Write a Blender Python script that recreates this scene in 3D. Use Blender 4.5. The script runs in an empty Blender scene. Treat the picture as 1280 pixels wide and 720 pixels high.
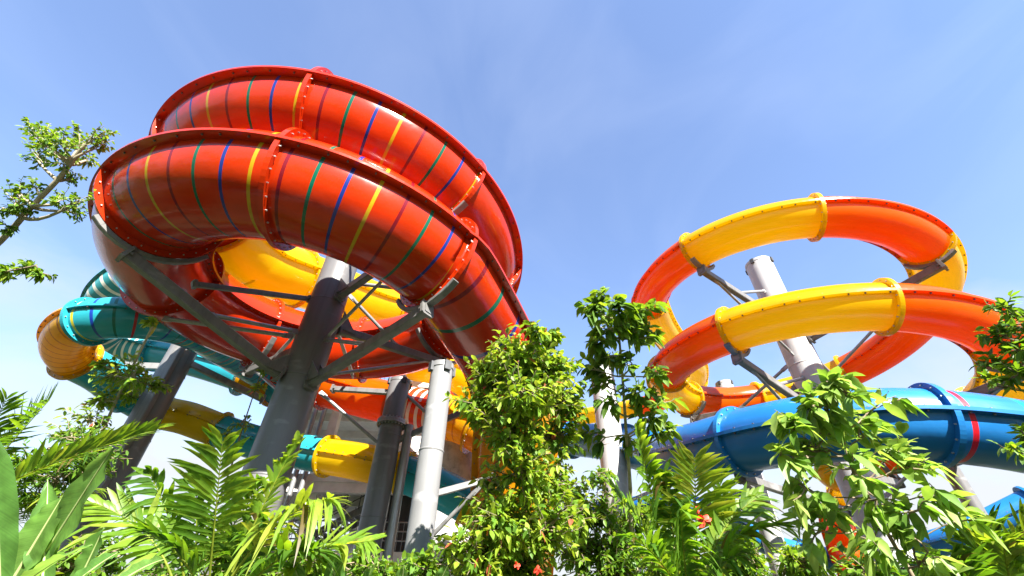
import bpy, math, random
from mathutils import Vector as V, Matrix, Euler, noise
random.seed(7)
R = math.radians
scene = bpy.context.scene
COL = scene.collection
# ------------------------------------------------------------------ camera
F = 545.0
CAMZ = 1.6
up = V((655 - 640, 675, -F)).normalized()
fw = V((0, 0, -1)); fw = (fw - up * fw.dot(up)).normalized()
rt = fw.cross(up)
M3 = Matrix((rt, fw, up))
cam_d = bpy.data.cameras.new('camera'); cam = bpy.data.objects.new('camera', cam_d); COL.objects.link(cam)
cam.matrix_world = Matrix.Translation((0, 0, CAMZ)) @ M3.to_4x4()
cam_d.sensor_width = 36; cam_d.lens = F / 1280 * 36; cam_d.clip_end = 6000; cam_d.clip_start = 0.05
scene.camera = cam

def ray(px, py): return M3 @ V((px - 640, 360 - py, -F))
def W(px, py, h):                       # world point on the ray at height h above eye level
    d = ray(px, py); return V((0, 0, CAMZ)) + d * (h / d.z)
def D(px, py, dep):                     # world point at camera depth dep
    return V((0, 0, CAMZ)) + ray(px, py) * (dep / F)

# ------------------------------------------------------------------ materials
def mat(name, base=(.5, .5, .5), rough=.5, metal=0., coat=0., spec=.5):
    m = bpy.data.materials.new(name); m.use_nodes = True
    nt = m.node_tree; b = nt.nodes['Principled BSDF']
    b.inputs['Base Color'].default_value = (*base, 1); b.inputs['Roughness'].default_value = rough
    b.inputs['Metallic'].default_value = metal; b.inputs['Coat Weight'].default_value = coat
    b.inputs['Coat Roughness'].default_value = .04
    b.inputs['Specular IOR Level'].default_value = spec
    return m, nt, b
def node(nt, t, **k):
    n = nt.nodes.new(t)
    for a, b in k.items(): setattr(n, a, b)
    return n
def ramp(nt, stops, interp='LINEAR'):
    r = node(nt, 'ShaderNodeValToRGB'); r.color_ramp.interpolation = interp
    e = r.color_ramp.elements
    while len(e) > 1: e.remove(e[-1])
    e[0].position = stops[0][0]; e[0].color = (*stops[0][1], 1)
    for p, c in stops[1:]:
        x = e.new(p); x.color = (*c, 1)
    return r
def mixc(nt, fac, a, b, mode='MIX'):
    m = node(nt, 'ShaderNodeMix', data_type='RGBA', blend_type=mode)
    for s, v in ((0, fac), (6, a), (7, b)):
        if isinstance(v, (int, float)): m.inputs[s].default_value = v
        elif isinstance(v, tuple): m.inputs[s].default_value = (*v, 1)
        else: nt.links.new(v, m.inputs[s])
    return m.outputs[2]

def gelcoat(name, base, stripes=None, trans=0., tcol=None, width=.125, rough=.16):
    """glossy fibreglass; stripes: colours in turn round the tube, keyed on the length UV"""
    m, nt, b = mat(name, base, rough, 0, .22, .3)
    L = nt.links.new
    tc = node(nt, 'ShaderNodeTexCoord')
    n1 = node(nt, 'ShaderNodeTexNoise'); n1.inputs['Scale'].default_value = .9; n1.inputs['Detail'].default_value = 5
    L(tc.outputs['Object'], n1.inputs['Vector'])
    r1 = ramp(nt, [(.3, (.86, .86, .86)), (.7, (1.08, 1.08, 1.08))]); L(n1.outputs[0], r1.inputs[0])
    uv = node(nt, 'ShaderNodeUVMap'); sx = node(nt, 'ShaderNodeSeparateXYZ'); L(uv.outputs[0], sx.inputs[0])
    # streaky water marks running round the tube
    mp = node(nt, 'ShaderNodeMapping'); mp.inputs['Scale'].default_value = (.6, 26, 1); L(uv.outputs[0], mp.inputs[0])
    n2 = node(nt, 'ShaderNodeTexNoise'); n2.inputs['Scale'].default_value = 1.; n2.inputs['Detail'].default_value = 6; L(mp.outputs[0], n2.inputs['Vector'])
    r2 = ramp(nt, [(.35, (.9, .9, .9)), (.62, (1, 1, 1)), (.8, (1.12, 1.12, 1.1))]); L(n2.outputs[0], r2.inputs[0])
    col = base
    if stripes:
        fr = node(nt, 'ShaderNodeMath', operation='FRACT'); L(sx.outputs[0], fr.inputs[0])
        cm = node(nt, 'ShaderNodeMath', operation='LESS_THAN'); L(fr.outputs[0], cm.inputs[0]); cm.inputs[1].default_value = width
        dv = node(nt, 'ShaderNodeMath', operation='DIVIDE'); L(sx.outputs[0], dv.inputs[0]); dv.inputs[1].default_value = len(stripes)
        f2 = node(nt, 'ShaderNodeMath', operation='FRACT'); L(dv.outputs[0], f2.inputs[0])
        rr = ramp(nt, [(i / len(stripes), c) for i, c in enumerate(stripes)], 'CONSTANT'); L(f2.outputs[0], rr.inputs[0])
        col = mixc(nt, cm.outputs[0], base, rr.outputs[0])
    c = mixc(nt, 1., col, r1.outputs[0], 'MULTIPLY'); c = mixc(nt, 1., c, r2.outputs[0], 'MULTIPLY')
    L(c, b.inputs['Base Color'])
    # gentle hand-laid waviness of the shell
    n3 = node(nt, 'ShaderNodeTexNoise'); n3.inputs['Scale'].default_value = 1.6; n3.inputs['Detail'].default_value = 3; L(tc.outputs['Object'], n3.inputs['Vector'])
    bp = node(nt, 'ShaderNodeBump'); bp.inputs['Strength'].default_value = .25; bp.inputs['Distance'].default_value = .05; L(n3.outputs[0], bp.inputs['Height'])
    L(bp.outputs[0], b.inputs['Normal']); L(bp.outputs[0], b.inputs['Coat Normal'])
    rr = node(nt, 'ShaderNodeMapRange'); L(n2.outputs[0], rr.inputs[0]); rr.inputs[3].default_value = rough * .7; rr.inputs[4].default_value = rough * 1.9
    L(rr.outputs[0], b.inputs['Roughness'])
    if trans:
        t = node(nt, 'ShaderNodeBsdfTranslucent')
        t.inputs[0].default_value = (*(tcol or base), 1)
        mx = node(nt, 'ShaderNodeMixShader'); mx.inputs[0].default_value = trans
        L(b.outputs[0], mx.inputs[1]); L(t.outputs[0], mx.inputs[2]); L(mx.outputs[0], nt.nodes['Material Output'].inputs[0])
    return m

GRN, BLU, YEL, DRD = (.0, .1, .06), (.008, .03, .2), (.42, .26, .008), (.16, .004, .012)
RED = (.46, .024, .002); ORA = (.52, .1, .001); YLW = (.56, .38, .004); TEAL = (.022, .29, .36); BLUE = (.012, .145, .4); AMB = (.55, .24, .003)
M = {}
M['red'] = gelcoat('red gelcoat', RED, None, .04, (.8, .03, .01))
M['red_s'] = gelcoat('red gelcoat with stripes', RED, [GRN, BLU, YEL, DRD], .04, (.8, .03, .01))
M['ora'] = gelcoat('orange gelcoat', ORA, None, .42, (.95, .17, .0), rough=.2)
M['yel'] = gelcoat('yellow gelcoat', YLW, None, .45, (.95, .68, .0), rough=.2)
M['amb'] = gelcoat('amber gelcoat', AMB, None, .2, (.8, .22, .0), rough=.2)
M['amb_s'] = gelcoat('amber gelcoat with dark rings', (.56, .3, .006), [(.06, .03, .01)], .3, (.95, .5, 0), width=.16)
M['teal'] = gelcoat('teal gelcoat', TEAL, None, .08, (.02, .5, .6))
M['teal_s'] = gelcoat('teal gelcoat with stripes', TEAL, [(.01, .04, .3), (.6, .45, .01), (.4, .01, .02), (.0, .12, .08)], .08, (.02, .5, .6), width=.15)
M['teal_w'] = gelcoat('teal gelcoat with white rings', (.04, .3, .34), [(.8, .8, .7)], .05, (.02, .5, .6), width=.35)
M['red_w'] = gelcoat('red gelcoat with white rings', (.75, .04, .01), [(.8, .75, .7)], .1, (.8, .1, 0), width=.4)
M['blue'] = gelcoat('blue gelcoat', BLUE, None, .05, (.01, .2, .8), rough=.26)
M['blue_s'] = gelcoat('blue gelcoat with red and green rings', BLUE, [(.6, .01, .02), (.0, .28, .2)], .05, (.01, .2, .8), width=.1, rough=.26)
M['bolt'] = mat('zinc bolts', (.45, .44, .42), .4, .5)[0]
M['boltd'] = mat('weathered bolts', (.12, .1, .1), .5, .5)[0]

def paint(name, base, rough=.4, metal=0., dirt=.35, scale=3., streak=True):
    m, nt, b = mat(name, base, rough, metal)
    L = nt.links.new
    tc = node(nt, 'ShaderNodeTexCoord')
    mp = node(nt, 'ShaderNodeMapping'); mp.inputs['Scale'].default_value = (1, 1, .18 if streak else 1); L(tc.outputs['Object'], mp.inputs[0])
    n = node(nt, 'ShaderNodeTexNoise'); n.inputs['Scale'].default_value = scale; n.inputs['Detail'].default_value = 8; n.inputs['Roughness'].default_value = .65
    L(mp.outputs[0], n.inputs['Vector'])
    r = ramp(nt, [(.3, (1 - dirt,) * 3), (.55, (1, 1, 1)), (.8, (1.08,) * 3)]); L(n.outputs[0], r.inputs[0])
    L(mixc(nt, 1., base, r.outputs[0], 'MULTIPLY'), b.inputs['Base Color'])
    if streak:
        m2 = node(nt, 'ShaderNodeMapping'); m2.inputs['Scale'].default_value = (1, 1, 2.6); m2.inputs['Rotation'].default_value = (.2, .1, 0); L(tc.outputs['Object'], m2.inputs[0])
        s1 = node(nt, 'ShaderNodeTexNoise'); s1.inputs['Scale'].default_value = 1.3; s1.inputs['Detail'].default_value = 5; L(m2.outputs[0], s1.inputs['Vector'])
        sr = ramp(nt, [(.62, (0, 0, 0)), (.7, (.5, .5, .5))]); L(s1.outputs[0], sr.inputs[0])
        m3 = node(nt, 'ShaderNodeMapping'); m3.inputs['Scale'].default_value = (7, 7, .35); L(tc.outputs['Object'], m3.inputs[0])
        s2 = node(nt, 'ShaderNodeTexNoise'); s2.inputs['Scale'].default_value = 1.; s2.inputs['Detail'].default_value = 4; L(m3.outputs[0], s2.inputs['Vector'])
        r3 = ramp(nt, [(.62, (0, 0, 0)), (.72, (.35, .35, .35))]); L(s2.outputs[0], r3.inputs[0])
        c0 = b.inputs['Base Color'].links[0].from_socket
        c1 = mixc(nt, sr.outputs[0], c0, tuple(min(.6, x * 1.7) for x in base)); c1 = mixc(nt, r3.outputs[0], c1, (base[0] * .55, base[1] * .42, base[2] * .32))
        L(c1, b.inputs['Base Color'])
    q = node(nt, 'ShaderNodeMapRange'); L(n.outputs[0], q.inputs[0]); q.inputs[3].default_value = rough * 1.4; q.inputs[4].default_value = rough * .7; L(q.outputs[0], b.inputs['Roughness'])
    bp = node(nt, 'ShaderNodeBump'); bp.inputs['Strength'].default_value = .15; bp.inputs['Distance'].default_value = .02; L(n.outputs[0], bp.inputs['Height']); L(bp.outputs[0], b.inputs['Normal'])
    return m
M['steel'] = paint('grey painted column', (.13, .128, .13), .38, .0, .25, 2.2)
M['galv_post'] = paint('light grey painted column', (.2, .2, .2), .38, .0, .25, 2.2)
M['white'] = paint('white painted column', (.36, .36, .36), .38, .0, .2, 2.2)
M['arm'] = paint('grey painted arm', (.15, .147, .143), .42, .1, .35, 5)
M['galv'] = paint('galvanised steel', (.3, .3, .3), .35, .5, .3, 6)
M['conc'] = paint('pale concrete', (.66, .63, .59), .85, 0, .2, 1.5, False)
M['rconc'] = paint('rough concrete', (.5, .5, .49), .9, 0, .5, 3, False)
M['dark'] = paint('charcoal cladding', (.05, .052, .055), .6, 0, .3, 3)
M['bark'] = paint('tree bark', (.22, .17, .11), .9, 0, .55, 9, False)
M['pbark'] = paint('pale bark', (.36, .31, .22), .9, 0, .4, 9, False)
M['stem'] = paint('green stem', (.12, .16, .04), .6, 0, .3, 9, False)

def leafmat(name, cols, tcols, trans=.45, rough=.5, midrib=False):
    m, nt, b = mat(name, cols[0], rough)
    L = nt.links.new
    at = node(nt, 'ShaderNodeAttribute', attribute_name='tint')
    k = len(cols)
    r = ramp(nt, [(i / (k - 1), c) for i, c in enumerate(cols)]); L(at.outputs['Fac'], r.inputs[0])
    r2 = ramp(nt, [(i / (k - 1), c) for i, c in enumerate(tcols)]); L(at.outputs['Fac'], r2.inputs[0])
    tc = node(nt, 'ShaderNodeTexCoord'); n = node(nt, 'ShaderNodeTexNoise'); n.inputs['Scale'].default_value = 9; n.inputs['Detail'].default_value = 4; L(tc.outputs['Object'], n.inputs['Vector'])
    v = ramp(nt, [(.3, (.72,) * 3), (.7, (1.2,) * 3)]); L(n.outputs[0], v.inputs[0])
    a = mixc(nt, 1., r.outputs[0], v.outputs[0], 'MULTIPLY'); c = mixc(nt, 1., r2.outputs[0], v.outputs[0], 'MULTIPLY')
    if midrib:       # side veins of a big blade, from its UV
        uv = node(nt, 'ShaderNodeUVMap'); um = node(nt, 'ShaderNodeMapping'); um.inputs['Scale'].default_value = (26, .8, 1); L(uv.outputs[0], um.inputs[0])
        w = node(nt, 'ShaderNodeTexNoise'); w.inputs['Scale'].default_value = 1.; w.inputs['Detail'].default_value = 6; L(um.outputs[0], w.inputs['Vector'])
        wr = ramp(nt, [(.3, (.78,) * 3), (.5, (1,) * 3), (.72, (1.15,) * 3)]); L(w.outputs[0], wr.inputs[0])
        a = mixc(nt, 1., a, wr.outputs[0], 'MULTIPLY'); c = mixc(nt, 1., c, wr.outputs[0], 'MULTIPLY')
    L(a, b.inputs['Base Color'])
    t = node(nt, 'ShaderNodeBsdfTranslucent'); L(c, t.inputs[0])
    mx = node(nt, 'ShaderNodeMixShader'); mx.inputs[0].default_value = trans
    L(b.outputs[0], mx.inputs[1]); L(t.outputs[0], mx.inputs[2]); L(mx.outputs[0], nt.nodes['Material Output'].inputs[0])
    return m
G = [(.04, .1, .012), (.075, .17, .014), (.14, .26, .018), (.26, .36, .03)]
T = [(.1, .24, .01), (.22, .4, .012), (.38, .52, .02), (.55, .6, .05)]
M['leaf'] = leafmat('bush leaf', G, T, .4)
M['leaf_red'] = leafmat('bush leaf with reddish young leaves', G + [(.2, .34, .03), (.42, .1, .05)], T + [(.6, .7, .05), (.7, .2, .08)], .4)
M['leaf_dk'] = leafmat('dark tree leaf', [(.035, .08, .012), (.06, .13, .015), (.11, .2, .02), (.2, .25, .03)], [(.12, .26, .01), (.22, .38, .012), (.36, .54, .02), (.5, .52, .05)], .4)
M['leaf_lt'] = leafmat('large soft leaf', [(.07, .16, .02), (.13, .25, .03), (.22, .34, .06), (.32, .42, .1)], [(.15, .34, .02), (.25, .45, .03), (.4, .58, .06), (.5, .65, .1)], .42)
M['frond'] = leafmat('palm leaflet', [(.035, .09, .012), (.07, .16, .015), (.13, .24, .02), (.22, .28, .03), (.1, .07, .02)], [(.12, .28, .01), (.24, .46, .01), (.42, .6, .02), (.58, .6, .04), (.3, .22, .04)], .45, .42)
M['banana'] = leafmat('banana leaf', [(.07, .17, .03), (.1, .22, .04), (.14, .27, .05)], [(.2, .45, .05), (.28, .52, .06), (.36, .58, .08)], .45, .38, True)
M['petal'] = mat('red petal', (.75, .06, .03), .5)[0]

# ------------------------------------------------------------------ mesh helpers
class MB:
    def __init__(s): s.v = []; s.f = []; s.mi = []; s.uv = []; s.t = []; s.sm = []
    def add(s, vs, fs, mi=0, uvs=None, tint=0., smooth=False):
        o = len(s.v); s.v += [tuple(x) for x in vs]; s.t += [tint] * len(vs)
        s.uv += uvs if uvs else [(0, 0)] * len(vs)
        for f in fs: s.f.append(tuple(o + i for i in f)); s.mi.append(mi); s.sm.append(smooth)
    def box(s, c, ax, ay, az, mi=0):
        c = V(c); vs = [c + ax * i + ay * j + az * k for i in (-1, 1) for j in (-1, 1) for k in (-1, 1)]
        s.add(vs, [(0, 1, 3, 2), (4, 6, 7, 5), (0, 4, 5, 1), (2, 3, 7, 6), (0, 2, 6, 4), (1, 5, 7, 3)], mi)
    def beam(s, p, q, w, h, mi=0, roll_up=V((0, 0, 1)), bev=.12):
        """bevelled box section from p to q"""
        p, q = V(p), V(q); t = (q - p).normalized(); a = t.cross(roll_up)
        if a.length < .05: a = t.cross(V((1, 0, 0)))
        a.normalize(); u = a.cross(t)
        b = min(w, h) * bev; pr = [(w / 2 - b, h / 2), (-w / 2 + b, h / 2), (-w / 2, h / 2 - b), (-w / 2, -h / 2 + b), (-w / 2 + b, -h / 2), (w / 2 - b, -h / 2), (w / 2, -h / 2 + b), (w / 2, h / 2 - b)]
        vs = [e + a * x + u * y for e in (p, q) for x, y in pr]
        fs = [(i, (i + 1) % 8, 8 + (i + 1) % 8, 8 + i) for i in range(8)] + [tuple(range(7, -1, -1)), tuple(range(8, 16))]
        s.add(vs, fs, mi)
    def rod(s, pts, rad, n=10, mi=0, tint=0., cap=True):
        pts = [V(p) for p in pts]; k = len(pts); vs = []; ref = None
        for i, p in enumerate(pts):
            t = (pts[min(i + 1, k - 1)] - pts[max(i - 1, 0)])
            t = t.normalized() if t.length > 1e-9 else V((0, 0, 1))
            if ref is None:
                ref = t.cross(V((0, 0, 1)));
                if ref.length < .1: ref = t.cross(V((1, 0, 0)))
            a = (ref - t * ref.dot(t)).normalized(); ref = a; b = t.cross(a)
            rr = rad(i / (k - 1)) if callable(rad) else rad
            vs += [p + (a * math.cos(j * 2 * math.pi / n) + b * math.sin(j * 2 * math.pi / n)) * rr for j in range(n)]
        fs = [(i * n + j, i * n + (j + 1) % n, (i + 1) * n + (j + 1) % n, (i + 1) * n + j) for i in range(k - 1) for j in range(n)]
        s.add(vs, fs, mi, None, tint, True)
        if cap: s.add(vs[:n], [tuple(range(n - 1, -1, -1))], mi, None, tint); s.add(vs[-n:], [tuple(range(n))], mi, None, tint)
    def build(s, name, mats, parent=None):
        me = bpy.data.meshes.new(name); me.from_pydata(s.v, [], s.f)
        for m in (mats if isinstance(mats, (list, tuple)) else [mats]): me.materials.append(M[m] if isinstance(m, str) else m)
        me.polygons.foreach_set('material_index', s.mi); me.polygons.foreach_set('use_smooth', s.sm)
        li = [0] * len(me.loops); me.loops.foreach_get('vertex_index', li)
        if any(u != (0, 0) for u in s.uv[:4000]):
            ul = me.uv_layers.new(name='UVMap'); ul.data.foreach_set('uv', [c for i in li for c in s.uv[i]])
        if any(s.t):
            a = me.attributes.new('tint', 'FLOAT', 'POINT'); a.data.foreach_set('value', s.t)
        me.update()
        o = bpy.data.objects.new(name, me); COL.objects.link(o)
        if parent is not None: link_child(o, parent)
        return o
def link_child(o, parent):
    o.parent = parent
    w = V((0, 0, 0)); q = parent
    while q is not None: w += q.location; q = q.parent
    # geometry is written in world space: shift it into the parent's space
    o.data.transform(Matrix.Translation(-w))
def thing(name, label, cat, loc, group=None):
    o = bpy.data.objects.new(name, None); COL.objects.link(o); o.location = loc; o.empty_display_size = .3
    tag(o, label, cat, group); return o
def tag(o, label=None, cat=None, group=None, kind=None):
    if label: o['label'] = label
    if cat: o['category'] = cat
    if group: o['group'] = group
    if kind: o['kind'] = kind
    return o

# ------------------------------------------------------------------ paths
def sample(ctrl, step=.16):
    """ctrl: [(key, point)] -> dense [(key, point)] by Catmull-Rom"""
    out = []; n = len(ctrl)
    for i in range(n - 1):
        k1, p1 = ctrl[i]; k2, p2 = ctrl[i + 1]
        p0 = ctrl[i - 1][1] if i else p1 * 2 - p2
        p3 = ctrl[i + 2][1] if i + 2 < n else p2 * 2 - p1
        m = max(2, int((p2 - p1).length / step))
        for j in range(m):
            t = j / m
            p = .5 * ((2 * p1) + (p2 - p0) * t + (2 * p0 - 5 * p1 + 4 * p2 - p3) * t * t + (3 * p1 - p0 - 3 * p2 + p3) * t ** 3)
            out.append((k1 + (k2 - k1) * t, p))
    out.append((ctrl[-1][0], ctrl[-1][1])); return out
def frames(d):
    fr = []; S = None; n = len(d)
    for i in range(n):
        t = (d[min(i + 1, n - 1)][1] - d[max(i - 1, 0)][1]).normalized()
        s = t.cross(V((0, 0, 1)))
        if s.length < .35 and S is not None: s = S - t * S.dot(t)
        s.normalize(); S = s; fr.append((t, s, s.cross(t)))
    return fr

def slide(name, label, ctrl, r, sections, group=None, stripe=.57, fl=.19, ring=.15, nseg=48, bolts=True, cat='water slide', step=.16, phase=0., ukey=None):
    """sections: [(key_end, material)], first one starts at the first key"""
    d = sample(ctrl, step); fr = frames(d)
    arc = [0.]
    for i in range(1, len(d)): arc.append(arc[-1] + (d[i][1] - d[i - 1][1]).length)
    def U(i):
        if ukey: return (d[i][0] - ukey[0]) / ukey[1] + ukey[2] + 400 + .08
        return arc[i] / stripe + 40 + phase
    base = min((p for _, p in d), key=lambda p: p.z)
    root = thing(name, label, cat, V((base.x, base.y, base.z)))
    k0 = d[0][0]; i0 = 0; prev = None
    for ke, mt in sections:
        i1 = max(i for i in range(len(d)) if d[i][0] <= ke + 1e-6)
        if i1 <= i0: continue
        mb = MB(); vs = []; uvs = []
        for i in range(i0, i1 + 1):
            p = d[i][1]; t, s, u = fr[i]
            for j in range(nseg + 1):
                a = j * 2 * math.pi / nseg
                vs.append(p + (s * math.cos(a) + u * math.sin(a)) * r); uvs.append((U(i), j / nseg + .001))
        m = nseg + 1
        fs = [((i * m) + j, (i * m) + j + 1, (i + 1) * m + j + 1, (i + 1) * m + j) for i in range(i1 - i0) for j in range(nseg)]
        mb.add(vs, fs, 0, uvs, 0, True)
        # moulded side flanges where the two half shells are bolted together
        for sd in (-1, 1):
            vs = []; uvs = []
            prf = [(r * .985, .035), (r + fl, .035), (r + fl, .012), (r + fl, -.012), (r + fl, -.035), (r * .985, -.035)]
            for i in range(i0, i1 + 1):
                p = d[i][1]; t, s, u = fr[i]
                for (x, z) in prf: vs.append(p + s * sd * x + u * z); uvs.append((40.6, .5))
            k = len(prf)
            fs = [(i * k + j, i * k + j + 1, (i + 1) * k + j + 1, (i + 1) * k + j) if sd > 0 else (i * k + j, (i + 1) * k + j, (i + 1) * k + j + 1, i * k + j + 1) for i in range(i1 - i0) for j in range(k - 1)]
            mb.add(vs, fs, 0, uvs)
            if bolts:
                na = arc[i0] + .2
                for i in range(i0, i1):
                    if arc[i] >= na:
                        na += .4; p = d[i][1]; t, s, u = fr[i]
                        mb.box(p + s * sd * (r + fl * .55) - u * .05, t * .016, s * .016, u * .02, 1)
                        mb.box(p + s * sd * (r + fl * .55) + u * .05, t * .016, s * .016, u * .02, 1)
        mb.build('tube_section', [mt, 'boltd'], root)
        # joint ring at the start of the section
        if prev is not None and ring:
            c = d[i0][1]; t, s, u = fr[i0]; rb = MB()
            prof = [(r - .01, -.05), (r + ring, -.05), (r + ring, -.004), (r + ring, .004), (r + ring, .05), (r - .01, .05)]
            for half, rows in ((0, prof[:3]), (1, prof[2:])):
                vs = [c + (s * math.cos(a) + u * math.sin(a)) * x + t * z for a in [j * 2 * math.pi / 64 for j in range(65)] for x, z in rows]
                k = len(rows)
                rb.add(vs, [(j * k + q, j * k + q + 1, (j + 1) * k + q + 1, (j + 1) * k + q) for j in range(64) for q in range(k - 1)], 0, [(40.6, .5)] * len(vs))
            if bolts:
                nb = int(2 * math.pi * r / .24)
                for j in range(nb):
                    a = (j + .5) * 2 * math.pi / nb; e = s * math.cos(a) + u * math.sin(a)
                    for z in (-1, 1): rb.box(c + e * (r + ring * .5) + t * z * .062, e * .012, e.cross(t) * .012, t * .018, 2)
            rb.build('joint_ring', ['yel', 'yel', 'bolt'] if 'yel' in (prev, mt) else [prev, mt, 'bolt'], root)
        prev = mt; i0 = i1
    return root, d, fr

def helix(cx, cy, rad, k, th0, th1, st=7.5, z0=10., adj=None):
    n = int(round((th1 - th0) / st)); out = []
    for i in range(n + 1):
        g = th0 + (th1 - th0) * i / n; t = R(g)
        out.append((g, V((cx + rad * math.sin(t), cy - rad * math.cos(t), CAMZ + z0 - k * t))))
    return out
RC = (-5.4148, 10.3373, 4.4103, .4115)     # red coil: centre, radius, drop per radian
OC = (10.1561, 13.2555, 4.5575, .5351)     # orange coil
RR, OR = 1.139, .618

# ---- red raft slide
ctrl = [(-230, W(642, 500, 13.6)), (-205, W(606, 436, 13.1)), (-180, W(545, 405, 12.6)), (-160, W(470, 384, 12.0)), (-140, W(400, 357, 11.5))] + helix(*RC, -120, 420)
ctrl += [(437, W(614, 428, 6.62)), (452, W(636, 475, 6.15)), (468, W(645, 525, 5.3)), (484, W(643, 580, 4.25)), (500, W(642, 650, 2.9)), (520, W(642, 750, 1.1))]
redroot, red_d, red_f = slide('raft_slide', 'huge glossy red tube slide coiled in wide rings with coloured stripes', ctrl, RR,
    [(-165, 'red_s'), (-132, 'yel'), (-86, 'yel'), (-40, 'red'), (9, 'red_s'), (55, 'red_s'), (92, 'red'), (138, 'red'), (185, 'red'), (231, 'red'), (278, 'red'), (325, 'red'), (370, 'red_s'), (417, 'red_s'), (458, 'red_s'), (490, 'amb'), (520, 'amb')], step=.12, nseg=64, ukey=(372, 6.0, 3))
# ---- orange and yellow coil
ctrl = [(-200, W(640, 535, 14.5)), (-185, W(720, 522, 14.0)), (-170, W(800, 508, 13.2)), (-155, W(858, 488, 12.4)), (-145, W(868, 462, 11.9)), (-135, W(848, 438, 11.5)), (-122, W(826, 408, 11.2))] + helix(*OC, -105, 510)
ctrl += [(525, W(1062, 607, 5.35)), (540, W(1046, 640, 4.85)), (555, W(1054, 680, 3.8)), (570, W(1085, 750, 1.6))]
oroot, ora_d, ora_f = slide('tube_slide', 'orange and yellow tube slide coiled in thin rings against blue sky', ctrl, OR,
    [(-185, 'ora'), (-170, 'yel'), (-150, 'ora'), (-104, 'yel'), (-57, 'ora'), (-12, 'yel'), (34, 'ora'), (80, 'yel'), (126, 'ora'), (172, 'yel'), (218, 'ora'), (262, 'yel'), (306, 'ora'), (352, 'yel'), (398, 'ora'), (444, 'yel'), (490, 'ora'), (530, 'yel'), (570, 'ora')],
    fl=.12, ring=.12, step=.14)
# ---- blue slide in front of it
ctrl = [(i, W(*a)) for i, a in enumerate([(1420, 585, 2.9), (1340, 560, 3.0), (1265, 543, 3.12), (1190, 533, 3.25), (1120, 529, 3.35), (1050, 532, 3.42), (985, 540, 3.5), (925, 551, 3.62), (873, 562, 3.85), (835, 567, 4.3), (800, 562, 5.0), (760, 553, 5.9), (715, 550, 6.8), (660, 552, 7.6), (600, 560, 8.4)])]
slide('tube_slide', 'blue tube slide running level under the orange coil', ctrl, .66, [(3.5, 'blue_s'), (7.1, 'blue'), (9.2, 'blue'), (10.5, 'blue'), (12, 'blue'), (14, 'blue')], fl=.12, ring=.11, ukey=(3.1, -.95, 0))
# ---- teal and amber slide, left
ctrl = [(i, W(*a)) for i, a in enumerate([(330, 470, 9.0), (285, 440, 8.6), (240, 413, 8.0), (195, 401, 7.5), (150, 397, 7.2), (112, 402, 7.0), (90, 416, 6.9), (84, 433, 6.85), (95, 449, 6.8), (125, 466, 6.8), (160, 492, 6.8), (200, 514, 6.7), (235, 523, 6.5), (275, 538, 6.2), (320, 553, 5.8), (365, 562, 5.4), (410, 570, 5.05), (455, 578, 4.75), (500, 590, 4.4), (545, 608, 3.95), (585, 630, 3.45), (620, 655, 2.9)])]
slide('tube_slide', 'teal and amber ringed tube slide looping at far left then sloping down behind the columns', ctrl, .61,
    [(5, 'teal_s'), (8, 'amb_s'), (10, 'teal'), (10.9, 'teal'), (13.1, 'yel'), (16.0, 'teal'), (18.2, 'yel'), (20, 'teal'), (21, 'yel')], fl=.1, ring=.12, stripe=.33)
# ---- second teal slide
ctrl = [(i, W(*a)) for i, a in enumerate([(262, 330, 13.0), (200, 330, 12.6), (155, 350, 12.0), (130, 378, 11.4), (132, 408, 11.0), (155, 430, 10.7), (192, 440, 10.4), (235, 449, 9.9), (280, 462, 9.4), (325, 478, 8.9), (352, 487, 8.6), (372, 495, 8.4)])]
slide('tube_slide', 'teal tube slide with white rings partly hidden behind the red coil', ctrl, .7,
    [(4, 'teal_w'), (6.2, 'teal_w'), (8.6, 'teal'), (9.8, 'amb'), (11, 'teal')], fl=.12, ring=.18, stripe=.42)
# ---- amber drop
ctrl = [(i, W(*a)) for i, a in enumerate([(330, 455, 9.6), (370, 470, 9.2), (410, 483, 8.8), (450, 494, 8.4), (490, 504, 8.0), (525, 513, 7.6), (560, 521, 7.2), (592, 532, 6.7), (625, 560, 5.9), (645, 620, 4.6), (650, 700, 2.6)])]
slide('tube_slide', 'tube slide with red and white rings turning amber beside the raft slide drop', ctrl, .9,
    [(2, 'red'), (4.2, 'ora'), (5.8, 'red_w'), (7.2, 'amb_s'), (10, 'amb')], fl=.12, ring=.18, stripe=.4)
# ---- yellow/amber tube behind the red coil's lower right
ctrl = [(i, W(*a)) for i, a in enumerate([(520, 455, 10.2), (560, 462, 9.6), (590, 480, 9.0), (600, 505, 8.4), (580, 530, 7.9), (540, 545, 7.4)])]
slide('tube_slide', 'yellow tube slide curving behind the lower red coil and white column', ctrl, .8, [(2.5, 'yel'), (5, 'amb_s')], fl=.12, ring=.15)
# ---- low blue slide far right
ctrl = [(i, W(*a)) for i, a in enumerate([(1370, 590, 5.6), (1290, 628, 4.7), (1200, 670, 3.7), (1120, 690, 3.4), (1050, 700, 3.3), (960, 680, 3.8), (885, 640, 4.6), (825, 632, 5.0), (760, 640, 5.2), (700, 650, 5.4)])]
slide('tube_slide', 'low blue tube slide winding behind the leaves at bottom right', ctrl, .5, [(1, 'blue'), (3, 'blue'), (4.6, 'blue'), (6.4, 'blue'), (9, 'blue')], fl=.1, ring=.15)

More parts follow.
